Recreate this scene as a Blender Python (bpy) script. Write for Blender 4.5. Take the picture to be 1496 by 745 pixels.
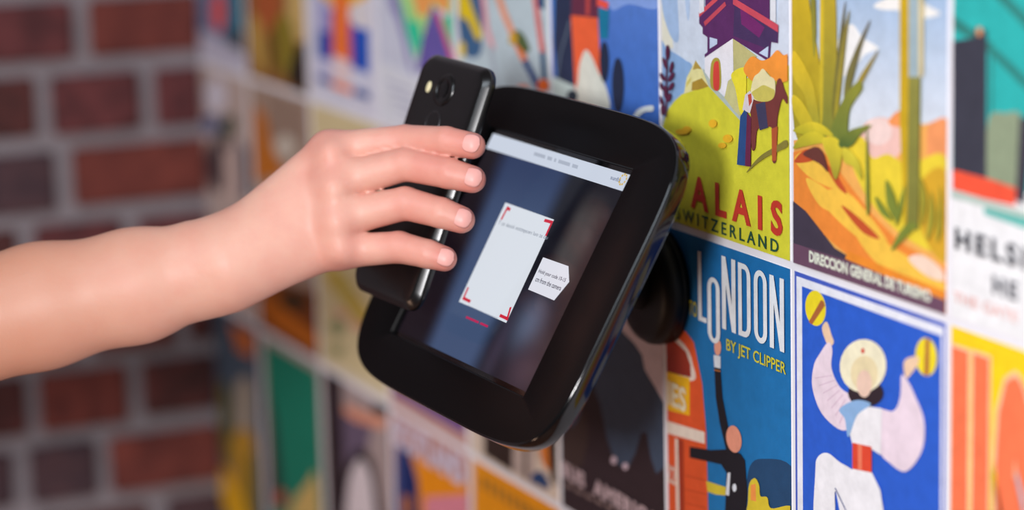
import bpy, bmesh, math, random
import numpy as np
from mathutils import Vector, Matrix
random.seed(7); np.random.seed(7)
scene = bpy.context.scene
col = scene.collection
for o in list(bpy.data.objects): bpy.data.objects.remove(o)

# ------------------------------------------------------------------ camera
IW, IH, FPX = 1496, 745, 3951.16
YAW, PITCH, ROLL = 0.416754639, 0.198620539, -0.0260734579
CAM = np.array([1.06206489, -0.696757815, 0.289139761])
fw = np.array([-math.cos(YAW)*math.cos(PITCH), math.sin(YAW)*math.cos(PITCH), -math.sin(PITCH)])
r0 = np.cross(fw, [0, 0, 1]); r0 /= np.linalg.norm(r0); u0 = np.cross(r0, fw)
RT = math.cos(ROLL)*r0 + math.sin(ROLL)*u0
UP = -math.sin(ROLL)*r0 + math.cos(ROLL)*u0
cam_d = bpy.data.cameras.new('camera'); cam = bpy.data.objects.new('camera', cam_d); col.objects.link(cam)
cam.matrix_world = Matrix(((RT[0], UP[0], -fw[0], CAM[0]), (RT[1], UP[1], -fw[1], CAM[1]), (RT[2], UP[2], -fw[2], CAM[2]), (0, 0, 0, 1)))
cam_d.sensor_width = 36; cam_d.lens = 36*FPX/IW; cam_d.clip_start = .05
cam_d.dof.use_dof = True; cam_d.dof.focus_distance = 1.445; cam_d.dof.aperture_fstop = 2.9
scene.camera = cam

# ------------------------------------------------------------------ world, lights, exposure
w = bpy.data.worlds.new('room_light'); scene.world = w; w.use_nodes = True
w.node_tree.nodes['Background'].inputs[0].default_value = (1.0, .9, .86, 1)
w.node_tree.nodes['Background'].inputs[1].default_value = .10
def area(name, loc, target, size, power, color, sy=None):
    l = bpy.data.lights.new(name, 'AREA'); l.energy = power; l.color = color; l.size = size
    if sy: l.shape = 'RECTANGLE'; l.size_y = sy
    o = bpy.data.objects.new(name, l); col.objects.link(o); o.location = loc
    o.rotation_euler = (Vector(target)-Vector(loc)).to_track_quat('-Z', 'Y').to_euler()
    return o
area('key_lamp', (1.08, -1.17, .36), (-.2, 0, 0), .2, 30, (1.0, .985, 1.0))  # small unseen lamp, no window; direction follows the tablet's shadow on the wall
area('window_daylight', (1.2, -2.2, 2.1), (-.3, 0, .1), 1.5, 52, (.80, .90, 1.0), 1.3)
area('warm_fill', (-.55, -1.7, -.75), (-.8, 0, -.2), .3, 3.5, (1.0, .62, .42))  # unseen warm fill, added to warm the lower left posters and arm
vs = scene.view_settings
vs.view_transform = 'Standard'; vs.look = 'None'; vs.gamma = 1; vs.use_curve_mapping = False; vs.exposure = -0.1

# ------------------------------------------------------------------ pixel helpers
def ray(x, y): return fw + RT*(x-IW/2)/FPX - UP*(y-IH/2)/FPX
def on_wall(x, y, Y=0.0):
    d = ray(x, y); return CAM + d*((Y-CAM[1])/d[1])
def at_depth(x, y, D): return CAM + ray(x, y)*D

# ------------------------------------------------------------------ materials
def lin(h):
    if not isinstance(h, str): return tuple(h)
    v = [int(h[i:i+2], 16)/255 for i in (0, 2, 4)]
    return tuple(((c+.055)/1.055)**2.4 if c > .04045 else c/12.92 for c in v)
def new_mat(name):
    m = bpy.data.materials.new(name); m.use_nodes = True
    return m, m.node_tree.nodes, m.node_tree.links, m.node_tree.nodes['Principled BSDF']
def plain(name, color, rough=.5, metal=0, noise=.0, scale=40, bump=0, coat=0, emit=None, spec=.5):
    m, N, L, b = new_mat(name)
    c = lin(color)
    b.inputs['Roughness'].default_value = rough; b.inputs['Metallic'].default_value = metal
    b.inputs['Specular IOR Level'].default_value = spec
    if coat: b.inputs['Coat Weight'].default_value = coat; b.inputs['Coat Roughness'].default_value = .04
    t = N.new('ShaderNodeTexNoise'); t.inputs['Scale'].default_value = scale; t.inputs['Detail'].default_value = 6
    g = N.new('ShaderNodeTexCoord'); L.new(g.outputs['Object'], t.inputs['Vector'])
    r = N.new('ShaderNodeMix'); r.data_type = 'RGBA'
    r.inputs[6].default_value = (*[x*(1-noise) for x in c], 1); r.inputs[7].default_value = (*[min(1, x*(1+noise)) for x in c], 1)
    L.new(t.outputs['Fac'], r.inputs[0]); L.new(r.outputs[2], b.inputs['Base Color'])
    if bump:
        bp = N.new('ShaderNodeBump'); bp.inputs['Strength'].default_value = bump; bp.inputs['Distance'].default_value = .001
        L.new(t.outputs['Fac'], bp.inputs['Height']); L.new(bp.outputs[0], b.inputs['Normal'])
    if emit:
        L.new(r.outputs[2], b.inputs['Emission Color']); b.inputs['Emission Strength'].default_value = emit
    return m
# printed ink: colour comes from the flat print, with canvas-like weave relief and faint mottling
def ink_material():
    m, N, L, b = new_mat('poster_ink')
    a = N.new('ShaderNodeAttribute'); a.attribute_name = 'ink'
    t = N.new('ShaderNodeTexNoise'); t.inputs['Scale'].default_value = 90; t.inputs['Detail'].default_value = 8; t.inputs['Roughness'].default_value = .7
    g = N.new('ShaderNodeTexCoord'); L.new(g.outputs['Object'], t.inputs['Vector'])
    mr = N.new('ShaderNodeMapRange'); mr.inputs[1].default_value = .3; mr.inputs[2].default_value = .7; mr.inputs[3].default_value = .86; mr.inputs[4].default_value = 1.08
    L.new(t.outputs['Fac'], mr.inputs[0])
    mx = N.new('ShaderNodeVectorMath'); mx.operation = 'SCALE'
    L.new(a.outputs['Color'], mx.inputs[0]); L.new(mr.outputs[0], mx.inputs['Scale']); L.new(mx.outputs[0], b.inputs['Base Color'])
    wx = N.new('ShaderNodeTexWave'); wx.bands_direction = 'X'; wx.inputs['Scale'].default_value = 480
    wz = N.new('ShaderNodeTexWave'); wz.bands_direction = 'Z'; wz.inputs['Scale'].default_value = 480
    for q in (wx, wz): L.new(g.outputs['Object'], q.inputs['Vector'])
    ad = N.new('ShaderNodeMath'); ad.operation = 'ADD'; L.new(wx.outputs['Fac'], ad.inputs[0]); L.new(wz.outputs['Fac'], ad.inputs[1])
    bp = N.new('ShaderNodeBump'); bp.inputs['Strength'].default_value = .25; bp.inputs['Distance'].default_value = .0004
    L.new(ad.outputs[0], bp.inputs['Height']); L.new(bp.outputs[0], b.inputs['Normal'])
    b.inputs['Roughness'].default_value = .62; b.inputs['Specular IOR Level'].default_value = .3
    return m
INK = ink_material()
def glow_material():
    m, N, L, b = new_mat('screen_pixels')
    a = N.new('ShaderNodeAttribute'); a.attribute_name = 'ink'
    b.inputs['Base Color'].default_value = (.004, .004, .005, 1)
    L.new(a.outputs['Color'], b.inputs['Emission Color']); b.inputs['Emission Strength'].default_value = .9; b.inputs['Specular IOR Level'].default_value = .2
    b.inputs['Roughness'].default_value = .12
    return m
GLOW = glow_material()

# ------------------------------------------------------------------ object helpers
def link(name, me, mat=None, parent=None):
    o = bpy.data.objects.new(name, me); col.objects.link(o)
    if mat and me is not None: me.materials.append(mat)
    if parent: o.parent = parent
    return o
def tag(o, label=None, cat=None, group=None, kind=None):
    if label: o['label'] = label
    if cat: o['category'] = cat
    if group: o['group'] = group
    if kind: o['kind'] = kind
    return o
def smooth(me, on=True):
    me.polygons.foreach_set('use_smooth', [on]*len(me.polygons))
def bm_mesh(name, bm, sm=False):
    me = bpy.data.meshes.new(name); bmesh.ops.recalc_face_normals(bm, faces=bm.faces); bm.to_mesh(me); bm.free()
    if sm: smooth(me)
    return me
def box_bm(bm, lo, hi, bevel=0, seg=2):
    r = bmesh.ops.create_cube(bm, size=1)
    for v in r['verts']:
        v.co = Vector([(lo[i]+hi[i])/2 + v.co[i]*(hi[i]-lo[i]) for i in range(3)])
    if bevel:
        bmesh.ops.bevel(bm, geom=[e for e in bm.edges if all(v in r['verts'] for v in e.verts)], offset=bevel, segments=seg, affect='EDGES', profile=.5)
def loft(rings, cap0=True, cap1=True):
    """closed rings of equal count -> bmesh"""
    bm = bmesh.new(); vr = [[bm.verts.new(p) for p in r] for r in rings]
    n = len(rings[0])
    for a, b in zip(vr[:-1], vr[1:]):
        for i in range(n): bm.faces.new((a[i], a[(i+1) % n], b[(i+1) % n], b[i]))
    if cap0: bm.faces.new(list(reversed(vr[0])))
    if cap1: bm.faces.new(vr[-1])
    return bm
def catmull(pts, k=6):
    out = []; n = len(pts)
    for i in range(n):
        p0, p1, p2, p3 = (np.array(pts[(i+j-1) % n], float) for j in range(4))
        for s in range(k):
            t = s/k
            out.append(tuple(.5*((2*p1)+(-p0+p2)*t+(2*p0-5*p1+4*p2-p3)*t*t+(-p0+3*p1-3*p2+p3)*t**3)))
    return out
def clip(poly, x0, x1, z0, z1):
    for ax, s, lim in ((0, 1, x0), (0, -1, x1), (1, 1, z0), (1, -1, z1)):
        out = []
        for i in range(len(poly)):
            a, b = poly[i-1], poly[i]; ia, ib = s*(a[ax]-lim) >= 0, s*(b[ax]-lim) >= 0
            if ia != ib:
                t = (lim-a[ax])/(b[ax]-a[ax]); out.append((a[0]+t*(b[0]-a[0]), a[1]+t*(b[1]-a[1])))
            if ib: out.append(b)
        poly = out
        if len(poly) < 3: return []
    ded = [p for i, p in enumerate(poly) if abs(p[0]-poly[i-1][0])+abs(p[1]-poly[i-1][1]) > 1e-7]
    return ded if len(ded) > 2 else []
def flat_text(s, bold=0.0, spacing=1.0):
    cu = bpy.data.curves.new('lettering', 'FONT'); cu.body = s; cu.offset = bold; cu.space_character = spacing; cu.resolution_u = 3
    o = bpy.data.objects.new('lettering', cu); col.objects.link(o)
    bpy.context.view_layer.update()
    me = bpy.data.meshes.new_from_object(o.evaluated_get(bpy.context.evaluated_depsgraph_get()))
    vs_ = [tuple(v.co[:2]) for v in me.vertices]; fs = [tuple(p.vertices) for p in me.polygons]
    bpy.data.objects.remove(o); bpy.data.curves.remove(cu); bpy.data.meshes.remove(me)
    xs = [v[0] for v in vs_]; ys = [v[1] for v in vs_]
    x0, x1, y0, y1 = min(xs), max(xs), min(ys), max(ys)
    return [((a-x0)/(x1-x0), (b-y0)/(y1-y0)) for a, b in vs_], fs

class Print:
    """a stack of flat inked shapes on a plane; every shape gets its own hair-thin layer"""
    def __init__(s, rect, step=4e-5, base=4.8e-4):
        s.rect = rect; s.step = step; s.z = base; s.V = []; s.F = []; s.C = []
    def raw(s, pts, faces, color, c2=None):
        b = len(s.V); zs = [p[1] for p in pts]; lo, hi = min(zs), max(zs)
        ca, cb = np.array(lin(color)), np.array(lin(c2 if c2 else color))
        for p in pts:
            s.V.append((p[0], p[1], s.z)); t = (p[1]-lo)/max(hi-lo, 1e-9)
            s.C.append(tuple(cb*t+ca*(1-t)))
        s.F += [tuple(b+i for i in f) for f in faces]; s.z += s.step
    def poly(s, pts, color, c2=None):
        q = clip(list(pts), *s.rect)
        if q: s.raw(q, [tuple(range(len(q)))], color, c2)
    def build(s, name, parent, mat, to3d):
        me = bpy.data.meshes.new(name); me.from_pydata([to3d(*v) for v in s.V], [], s.F)
        at = me.color_attributes.new('ink', 'FLOAT_COLOR', 'POINT')
        at.data.foreach_set('color', [x for c in s.C for x in (*c, 1.0)])
        return link(name, me, mat, parent)

# ------------------------------------------------------------------ the setting: two walls and the floor
XB = -1.163
WALL = plain('wall_paper_white', 'e6e4ea', .7, noise=.03, scale=60)
def slab(name, lo, hi, mat):
    bm = bmesh.new(); box_bm(bm, lo, hi); return tag(link(name, bm_mesh(name, bm), mat), kind='structure')
slab('wall_back', (XB-.2, 0, -1.2), (2.2, .12, 1.5), WALL)
MORTAR = plain('lime_mortar', '837b7f', .95, noise=.25, scale=70, bump=.8)
wall_left = slab('wall_left', (XB-.16, -2.6, -1.2), (XB, 0, 1.5), MORTAR)
WOOD = plain('oak_floor', '8a5a3c', .5, noise=.25, scale=6)
floor = slab('floor', (XB-.2, -3.2, -1.25), (2.2, .12, -1.2), WOOD)

def brick_material(name, c1, c2):
    m, N, L, b = new_mat(name)
    g = N.new('ShaderNodeTexCoord'); t = N.new('ShaderNodeTexNoise'); t.inputs['Scale'].default_value = 38; t.inputs['Detail'].default_value = 8
    L.new(g.outputs['Object'], t.inputs['Vector'])
    cr = N.new('ShaderNodeValToRGB'); cr.color_ramp.elements[0].position = .35; cr.color_ramp.elements[1].position = .68
    cr.color_ramp.elements[0].color = (*lin(c1), 1); cr.color_ramp.elements[1].color = (*lin(c2), 1)
    L.new(t.outputs['Fac'], cr.inputs[0]); L.new(cr.outputs[0], b.inputs['Base Color'])
    bp = N.new('ShaderNodeBump'); bp.inputs['Strength'].default_value = .6; bp.inputs['Distance'].default_value = .003
    L.new(t.outputs['Fac'], bp.inputs['Height']); L.new(bp.outputs[0], b.inputs['Normal'])
    b.inputs['Roughness'].default_value = .85
    return m
BR = [brick_material('brick_maroon', '451d20', '6a3233'), brick_material('brick_red', '56221d', '77362c'),
      brick_material('brick_purple', '35242c', '4f3438'), brick_material('brick_dark', '381918', '582825')]
# each course: top z of the brick, list of joint positions (metres out from the corner), brick colours
course = .0636
def lay(y0, y1, zt, hgt, mat):
    bm = bmesh.new(); j = lambda: random.uniform(-.0015, .0015)
    box_bm(bm, (XB-.03, -y1+.0075+j(), zt-hgt+j()), (XB+.007+random.uniform(-.002, .003), -y0-.0075+j(), zt+j()), .003, 1)
    link('brick', bm_mesh('brick', bm), mat, wall_left)
rows = {0: ([-.03, .1054, .285], [1, 0, 2]), 1: ([-.04, .0512, .1398, .235], [0, 0, 3]), 2: ([-.02, .1259, .27], [1, 2]),
        3: ([-.06, .072, .163, .26], [0, 0, 3]), 4: ([-.05, .03, .118, .25], [3, 1, 0]), 5: ([-.01, .0742, .1645, .26], [3, 1, 3]),
        6: ([-.02, .1061, .178, .3], [1, 2, 2]), 7: ([-.07, .06, .17, .26], [2, 3, 0])}
for k in range(-4, 12):
    zt = .066 - course*k - .005
    js, cs = rows.get(k, ([random.uniform(-.08, -.02), random.uniform(.06, .1)], [random.randrange(4)]))
    js = list(js); cs = list(cs)
    while js[-1] < .62: js.append(js[-1]+random.choice((.09, .095, .17, .185))); cs.append(random.randrange(4))
    cs += [random.randrange(4)]*(len(js)-len(cs))
    for i in range(len(js)-1):
        a, b = max(js[i], -.006), js[i+1]
        if b-a > .02: lay(a, b, zt, course-.0135, BR[cs[i]])

# ------------------------------------------------------------------ travel posters
PW, PH, GAP = .148, .21, .0022
PAPER = plain('poster_paper', 'e9e7ea', .6, noise=.02, scale=80)
def w2(p): h = on_wall(*p); return (h[0], h[2])
class Poster:
    def __init__(s, c, row, label, border=None):
        z1 = {'T': PH, 'M': 0., 'B': -PH}[row]
        s.rect = (max(-(c+1)*PW+GAP, XB+.002), -c*PW-GAP, z1-PH+GAP, z1-GAP)
        x0, x1, z0, zz = s.rect
        bm = bmesh.new(); box_bm(bm, (x0, -.0004, z0), (x1, 0, zz))
        me = bm_mesh('poster', bm)
        for v in me.vertices: v.co.x -= x0; v.co.z -= z0
        s.o = tag(link('poster', me, PAPER), label, 'poster', 'travel posters covering the wall')
        s.o.location = (x0, 0, z0); s.org = (x0, z0)
        s.p = Print(s.rect); s.t = Print(s.rect, base=.0016); s.lines = []
    def F(s, color, u0=0, v0=0, u1=1, v1=1, c2=None):
        x0, x1, z0, z1 = s.rect; X = lambda u: x0+u*(x1-x0); Z = lambda v: z0+v*(z1-z0)
        s.p.poly([(X(u0), Z(v0)), (X(u1), Z(v0)), (X(u1), Z(v1)), (X(u0), Z(v1))], color, c2)
    def P(s, color, pts, c2=None): s.p.poly([w2(p) for p in pts], color, c2)
    def S(s, color, pts, c2=None): s.p.poly([w2(p) for p in catmull(pts)], color, c2)
    def E(s, color, cx, cy, rx, ry, rot=0, c2=None):
        s.P(color, [(cx+rx*math.cos(a)*math.cos(rot)-ry*math.sin(a)*math.sin(rot), cy+rx*math.cos(a)*math.sin(rot)+ry*math.sin(a)*math.cos(rot)) for a in np.linspace(0, 2*math.pi, 25)[:-1]], c2)
    def R(s, color, tl, br, c2=None):
        a, b = w2(tl), w2(br); s.p.poly([(a[0], b[1]), (b[0], b[1]), (b[0], a[1]), (a[0], a[1])], color, c2)
    def L(s, color, pts, wd):
        pts = [np.array(p, float) for p in pts]
        for a, b in zip(pts[:-1], pts[1:]):
            d = (b-a)/np.linalg.norm(b-a); n = np.array((-d[1], d[0]))*wd/2
            s.P(color, [a+n, b+n, b-n, a-n])
    def T(s, color, txt, lb, lt, rb, bold=.0, spacing=1., stretch=1.):
        a, t, b = w2(lb), w2(lt), w2(rb); X1 = a[0]+(b[0]-a[0])*stretch
        vs_, fs = flat_text(txt, bold, spacing)
        s.t.raw([(a[0]+u*(X1-a[0]), a[1]+v*(t[1]-a[1])) for u, v in vs_], fs, color)
    def block(s, color, ch, lb, lt, rb, sw=.27, sh=.1):
        # condensed block capital built from even strokes
        a, t, b = w2(lb), w2(lt), w2(rb); q2 = lambda u, v: (a[0]+u*(b[0]-a[0]), a[1]+v*(t[1]-a[1]))
        if ch == 'L': pl = [[(0, 0), (1, 0), (1, sh), (sw, sh), (sw, 1), (0, 1)]]
        elif ch == 'N': pl = [[(0, 0), (sw, 0), (sw, .62), (1-sw, 0), (1, 0), (1, 1), (1-sw, 1), (1-sw, .38), (sw, 1), (0, 1)]]
        else:
            ru, rv = .5, .17
            def ring(i_u, i_v):
                o = []
                for cu, cv, a0 in ((1-ru, 1-rv, 0), (ru, 1-rv, 90), (ru, rv, 180), (1-ru, rv, 270)):
                    for k in range(7):
                        g = math.radians(a0+15*k); x, y = math.cos(g), math.sin(g)
                        if ch == 'D' and a0 in (90, 180): x, y = (-1 if k == (6 if a0 == 90 else 0) or True else x), (1 if a0 == 90 else -1)
                        o.append((cu+x*(ru-i_u), cv+y*(rv-i_v)))
                return o
            A, B = ring(0, 0), ring(sw, min(sh, rv-.02)); n = len(A)
            s.t.raw([q2(*p) for p in A+B], [(i, (i+1) % n, n+(i+1) % n, n+i) for i in range(n)], color); return
        for p in pl: s.t.raw([q2(*k) for k in p], [tuple(range(len(p)))], color)
    def new_line(s): s.lines.append(s.t); s.t = Print(s.rect, base=.0016)
    def done(s):
        f = lambda x, z, h: (x-s.org[0], -h, z-s.org[1])
        if s.p.V: s.p.build('artwork', s.o, INK, f)
        for t in s.lines+[s.t]:
            if t.V: t.build('lettering', s.o, INK, f)

# --- alpine village poster
q = Poster(1, 'T', 'yellow VALAIS SWITZERLAND poster with purple chalet and brown horse')
q.F('dfe6ef', c2='c9d6ea')
q.P('e9e6d2', [(966, -60), (972, -60), (985, 70), (966, 72)]); q.S('a9c3e6', [(964, -70), (988, -70), (991, 0), (993, 55), (986, 60), (976, 40), (968, 5)])
q.S('b7cdea', [(1001, -50), (1008, -50), (1009, 10), (1007, 30), (1003, 10)])
q.S('8fb2dd', [(964, 66), (977, 72), (990, 79), (1003, 88), (1013, 98), (1012, 140), (964, 200)])
q.P('d9d53a', [(970, 183), (974, 168), (980, 156), (987, 147), (997, 138), (1007, 133), (1022, 128), (1038, 126), (1052, 136), (1083, 173), (1086, 150), (1091, 116), (1110, 100), (1160, 95), (1160, 400), (960, 340)], 'dcd53c')
q.P('b9c5bd', [(1028, 100), (1036, 125), (1083, 176), (1087, 171), (1050, 132), (1037, 106)])
q.P('ece3a0', [(1001, 137), (1005, 113), (1018, 88), (1028, 102), (1037, 126), (1018, 131)])
q.P('b28f35', [(1012, 132), (1013, 120), (1027, 114), (1037, 126), (1022, 131)]); q.P('b99a45', [(1014, 102), (1018, 88), (1027, 101), (1021, 100)]); q.P('d9c96a', [(1005, 120), (1012, 112), (1011, 118), (1004, 128)])
q.P('cfc98c', [(1060, 142), (1066, 118), (1074, 112), (1084, 130), (1084, 170), (1076, 163)])
q.P('c4bd80', [(1073, 55), (1108, 82), (1094, 96), (1074, 108)])
q.P('f0edf2', [(1032, 83), (1073, 56), (1074, 112), (1066, 118), (1061, 141), (1050, 131), (1032, 105)])
q.S('b0a040', [(1041, 127), (1041, 94), (1048, 84), (1055, 92), (1055, 129)]); q.S('d8463c', [(1045, 128), (1045, 96), (1050, 89), (1053, 95), (1053, 129)])
q.P('5b2c62', [(1024, 20), (1033, 17), (1033, -140), (1127, -140), (1127, 29), (1140, 37), (1139, 63), (1129, 61), (1127, 85), (1123, 88), (1073, 56), (1032, 84), (1032, 79), (1036, 76), (1036, 54), (1029, 49), (1029, 40), (1024, 34)])
q.P('47325e', [(1076, 0), (1138, 47), (1138, 62), (1128, 60), (1126, 72), (1074, 52)]); q.P('74286a', [(1084, 10), (1120, 40), (1112, 55), (1086, 35)])
q.P('d4505c', [(1024, 25), (1057, -5), (1057, -13), (1024, 18)]); q.P('c24a5c', [(1033, 38), (1064, 8), (1062, 2), (1031, 32)]); q.P('cf4f60', [(1074, -4), (1140, 36), (1140, 47), (1074, 6)])
q.P('c5d5ee', [(1040, 54), (1051, 57), (1051, 64), (1040, 71)]); q.P('c5d5ee', [(1112, 77), (1126, 67), (1125, 84)])
q.P('e4e8f0', [(1025, -40), (1032, -40), (1032, 16), (1025, 20)]); q.P('e4e8f0', [(1129, -40), (1137, -40), (1137, 33), (1129, 28)])
q.S('f2e23a', [(1072, 108), (1090, 98), (1094, 112), (1092, 160), (1085, 165), (1078, 130)])
q.S('f79a3c', [(1090, 102), (1096, 88), (1104, 82), (1116, 88), (1128, 84), (1139, 73), (1148, 80), (1158, 80), (1158, 112), (1146, 120), (1134, 116), (1121, 103), (1110, 118), (1100, 116)])
q.S('8a7f3a', [(1094, 252), (1106, 236), (1119, 224), (1136, 214), (1152, 204), (1154, 214), (1138, 222), (1122, 230), (1108, 240)])
q.S('7a3b38', [(1102, 148), (1118, 146), (1134, 141), (1139, 118), (1145, 115), (1150, 130), (1156, 146), (1153, 151), (1147, 144), (1142, 160), (1139, 182), (1138, 232), (1132, 233), (1132, 188), (1118, 188), (1110, 190), (1107, 216), (1102, 216), (1101, 180)])
q.P('b85a34', [(1131, 188), (1140, 184), (1138, 234), (1132, 235)]); q.P('43405e', [(1108, 152), (1122, 148), (1126, 186), (1114, 190)])
q.S('f0e4ae', [(1101, 138), (1105, 114), (1113, 106), (1119, 100), (1128, 110), (1136, 117), (1136, 138), (1128, 147), (1111, 147)]); q.S('cfc25e', [(1102, 136), (1112, 128), (1120, 124), (1130, 128), (1136, 132), (1134, 143), (1124, 148), (1110, 146)])
q.P('ddd3d8', [(1089, 160), (1093, 138), (1100, 132), (1106, 142), (1100, 165)]); q.P('c2503e', [(1097, 138), (1102, 136), (1103, 148), (1099, 155)])
q.P('2d4f86', [(1086, 170), (1092, 160), (1097, 165), (1094, 242), (1081, 240)]); q.P('6d2a4a', [(1096, 164), (1102, 172), (1101, 243), (1093, 242)])
for (x, y, a, b) in ((1001, 192, 10, 4), (1008, 188, 6, 4), (1046, 180, 6, 6), (1068, 202, 7, 6), (1060, 212, 6, 4)): q.E('f0b92a', x, y, a, b)
for (x, y, a, b, r) in ((980, 76, 3, 11, 0), (976, 92, 2.5, 9, -.3), (986, 98, 2.5, 9, .2), (973, 112, 3, 7, -.6), (986, 112, 3, 8, .5), (972, 126, 3, 8, -.6), (986, 126, 3, 7, .5), (978, 134, 3, 10, 0), (971, 146, 3, 8, -.4), (983, 142, 3, 7, .3), (974, 160, 3, 8, 0)): q.E('5c2745', x, y, a, b, r)
q.L('5c2745', [(980, 70), (979, 170)], 2)
q.T('c63c2c', 'VALAIS', (983, 293), (983, 245), (1147, 344), .035, 1.6)
q.T('24513f', 'SWITZERLAND', (991, 319), (991, 301), (1141, 368), .012, 1.45)
q.done()

# --- desert plants poster
q = Poster(0, 'T', 'desert poster with tall agave, cactus and DIRECCION GENERAL DE TURISMO')
q.F('eef0f3', c2='4f95cf', v0=.28)
q.S('f4f2ee', [(1278, 8), (1300, -4), (1330, -8), (1360, 10), (1375, 20), (1350, 26), (1320, 16), (1290, 14)])
q.S('f3f3f2', [(1225, 60), (1245, 35), (1262, 55), (1285, 70), (1265, 80), (1240, 110), (1225, 100)])
q.P('f4b25c', [(1160, 205), (1250, 190), (1290, 178), (1320, 165), (1350, 182), (1390, 172), (1390, 480), (1160, 400)])
q.E('f3c6bc', 1288, 205, 34, 34); q.E('f5d9d2', 1285, 192, 20, 20); q.S('f49a5a', [(1300, 180), (1312, 163), (1328, 165), (1324, 185)]); q.S('f09a62', [(1356, 190), (1368, 176), (1386, 178), (1386, 250), (1360, 240)])
q.S('ecd23c', [(1240, 215), (1262, 200), (1276, 230), (1300, 225), (1330, 240), (1384, 230), (1384, 360), (1330, 350), (1270, 290)]); q.S('d9a92e', [(1345, 270), (1384, 250), (1384, 380), (1350, 340)])
q.P('f18d3a', [(1160, 222), (1197, 214), (1215, 232), (1240, 266), (1275, 312), (1315, 352), (1383, 392), (1386, 470), (1284, 408), (1216, 352), (1160, 300)])
for pts in ([(1163, 232), (1190, 222), (1230, 275), (1190, 262)], [(1200, 290), (1240, 280), (1300, 355), (1260, 350)], [(1180, 260), (1215, 280), (1230, 310), (1200, 300)], [(1250, 330), (1330, 375), (1384, 415), (1384, 432), (1290, 390)]): q.S('f8c64c', pts)
for pts in ([(1163, 236), (1180, 218), (1200, 226), (1185, 236)], [(1208, 240), (1222, 250), (1240, 282), (1226, 272)], [(1232, 300), (1258, 318), (1288, 348), (1262, 338)]): q.S('c8552e', pts)
q.S('f6d9c4', [(1330, 378), (1350, 372), (1378, 392), (1382, 410), (1356, 402)])
q.P('453c4c', [(1160, 292), (1180, 308), (1202, 336), (1222, 362), (1300, 408), (1390, 440), (1390, 480), (1160, 400)])
q.R('6d4c62', (1160, 354), (1390, 480))
q.L('f0902f', [(1240, 372), (1310, 402), (1390, 434)], 12)
for pts, c, c2 in (([(1162, -60), (1177, -60), (1188, 20), (1200, 90), (1207, 190), (1164, 190)], 'a89a2c', 'd6b422'), ([(1185, -60), (1192, -60), (1196, 40), (1192, 80)], '9a9436', '7f7a36'),
    ([(1203, -60), (1220, -60), (1226, 60), (1222, 180), (1200, 190), (1203, 80)], '7d8438', 'd0b12a'), ([(1203, -60), (1207, -60), (1206, 160), (1201, 160)], 'b8a830', 'f0cc2c'),
    ([(1239, 0), (1232, 90), (1224, 170), (1219, 160), (1228, 70)], '7f7a30', '6a6244'), ([(1245, 14), (1240, 60), (1228, 165), (1223, 160), (1234, 60)], 'a89a30', '857a3e'),
    ([(1276, 28), (1262, 70), (1246, 130), (1237, 150), (1240, 110), (1258, 62)], '7e7a34', '6e6450'), ([(1288, 72), (1272, 105), (1258, 130), (1248, 140), (1262, 108)], 'b8a030', '8e8050'),
    ([(1163, 74), (1180, 96), (1194, 130), (1202, 190), (1190, 190), (1180, 140), (1163, 112)], '9a9a36', 'e6c42c'), ([(1163, 138), (1180, 154), (1196, 190), (1180, 190), (1163, 160)], 'c0b030', 'e8cc34'),
    ([(1218, 195), (1236, 145), (1258, 118), (1264, 130), (1246, 160), (1240, 205)], '6f7f38', '8f8f34')):
    q.S(c, pts, c2)
for pts, c, c2 in (([(1163, 190), (1186, 178), (1206, 182), (1222, 198), (1200, 196), (1180, 196)], 'b8b030', 'e2cc34'), ([(1163, 216), (1176, 198), (1196, 192), (1216, 206), (1196, 210), (1178, 214)], 'a8a030', 'd8c834'),
    ([(1206, 204), (1224, 200), (1234, 214), (1233, 240), (1225, 262), (1216, 235)], 'a09a34', 'e4d038'), ([(1230, 208), (1246, 190), (1278, 182), (1262, 196), (1250, 212), (1236, 216)], '4f6a34', '8a9038'),
    ([(1236, 215), (1250, 222), (1262, 240), (1264, 262), (1252, 244), (1238, 236)], 'b0a834', 'e0d040')): q.S(c, pts, c2)
q.S('6a3a34', [(1178, 224), (1196, 214), (1208, 224), (1214, 250), (1204, 240), (1190, 232)])
q.P('c9a61e', [(1320, -60), (1333, -60), (1333, 330), (1326, 330), (1320, 180)]); q.P('9fb4bc', [(1333, -60), (1348, -60), (1348, 115), (1333, 115)]); q.P('7f7f3a', [(1333, 112), (1350, 112), (1347, 335), (1330, 335)], '8f8c44'); q.P('dccb98', [(1348, -60), (1355, -60), (1354, 110), (1348, 112)])
for pts in ([(1346, 328), (1330, 345), (1308, 366), (1316, 345), (1332, 325)], [(1300, 262), (1314, 290), (1318, 325), (1302, 300)], [(1328, 270), (1326, 300), (1314, 330), (1318, 300)], [(1284, 286), (1300, 305), (1310, 322), (1292, 310)], [(1272, 180), (1276, 300), (1271, 300)]): q.S('7d8a36', pts)
for pts in ([(1350, 260), (1360, 290), (1352, 330)], [(1366, 280), (1372, 320), (1360, 350)], [(1380, 270), (1382, 330), (1374, 350)]): q.S('a39a34', pts)
q.T('e6ead9', 'DIRECCION GENERAL DE TURISMO', (1186, 382), (1186, 365), (1364, 443), .045)
q.done()

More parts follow.
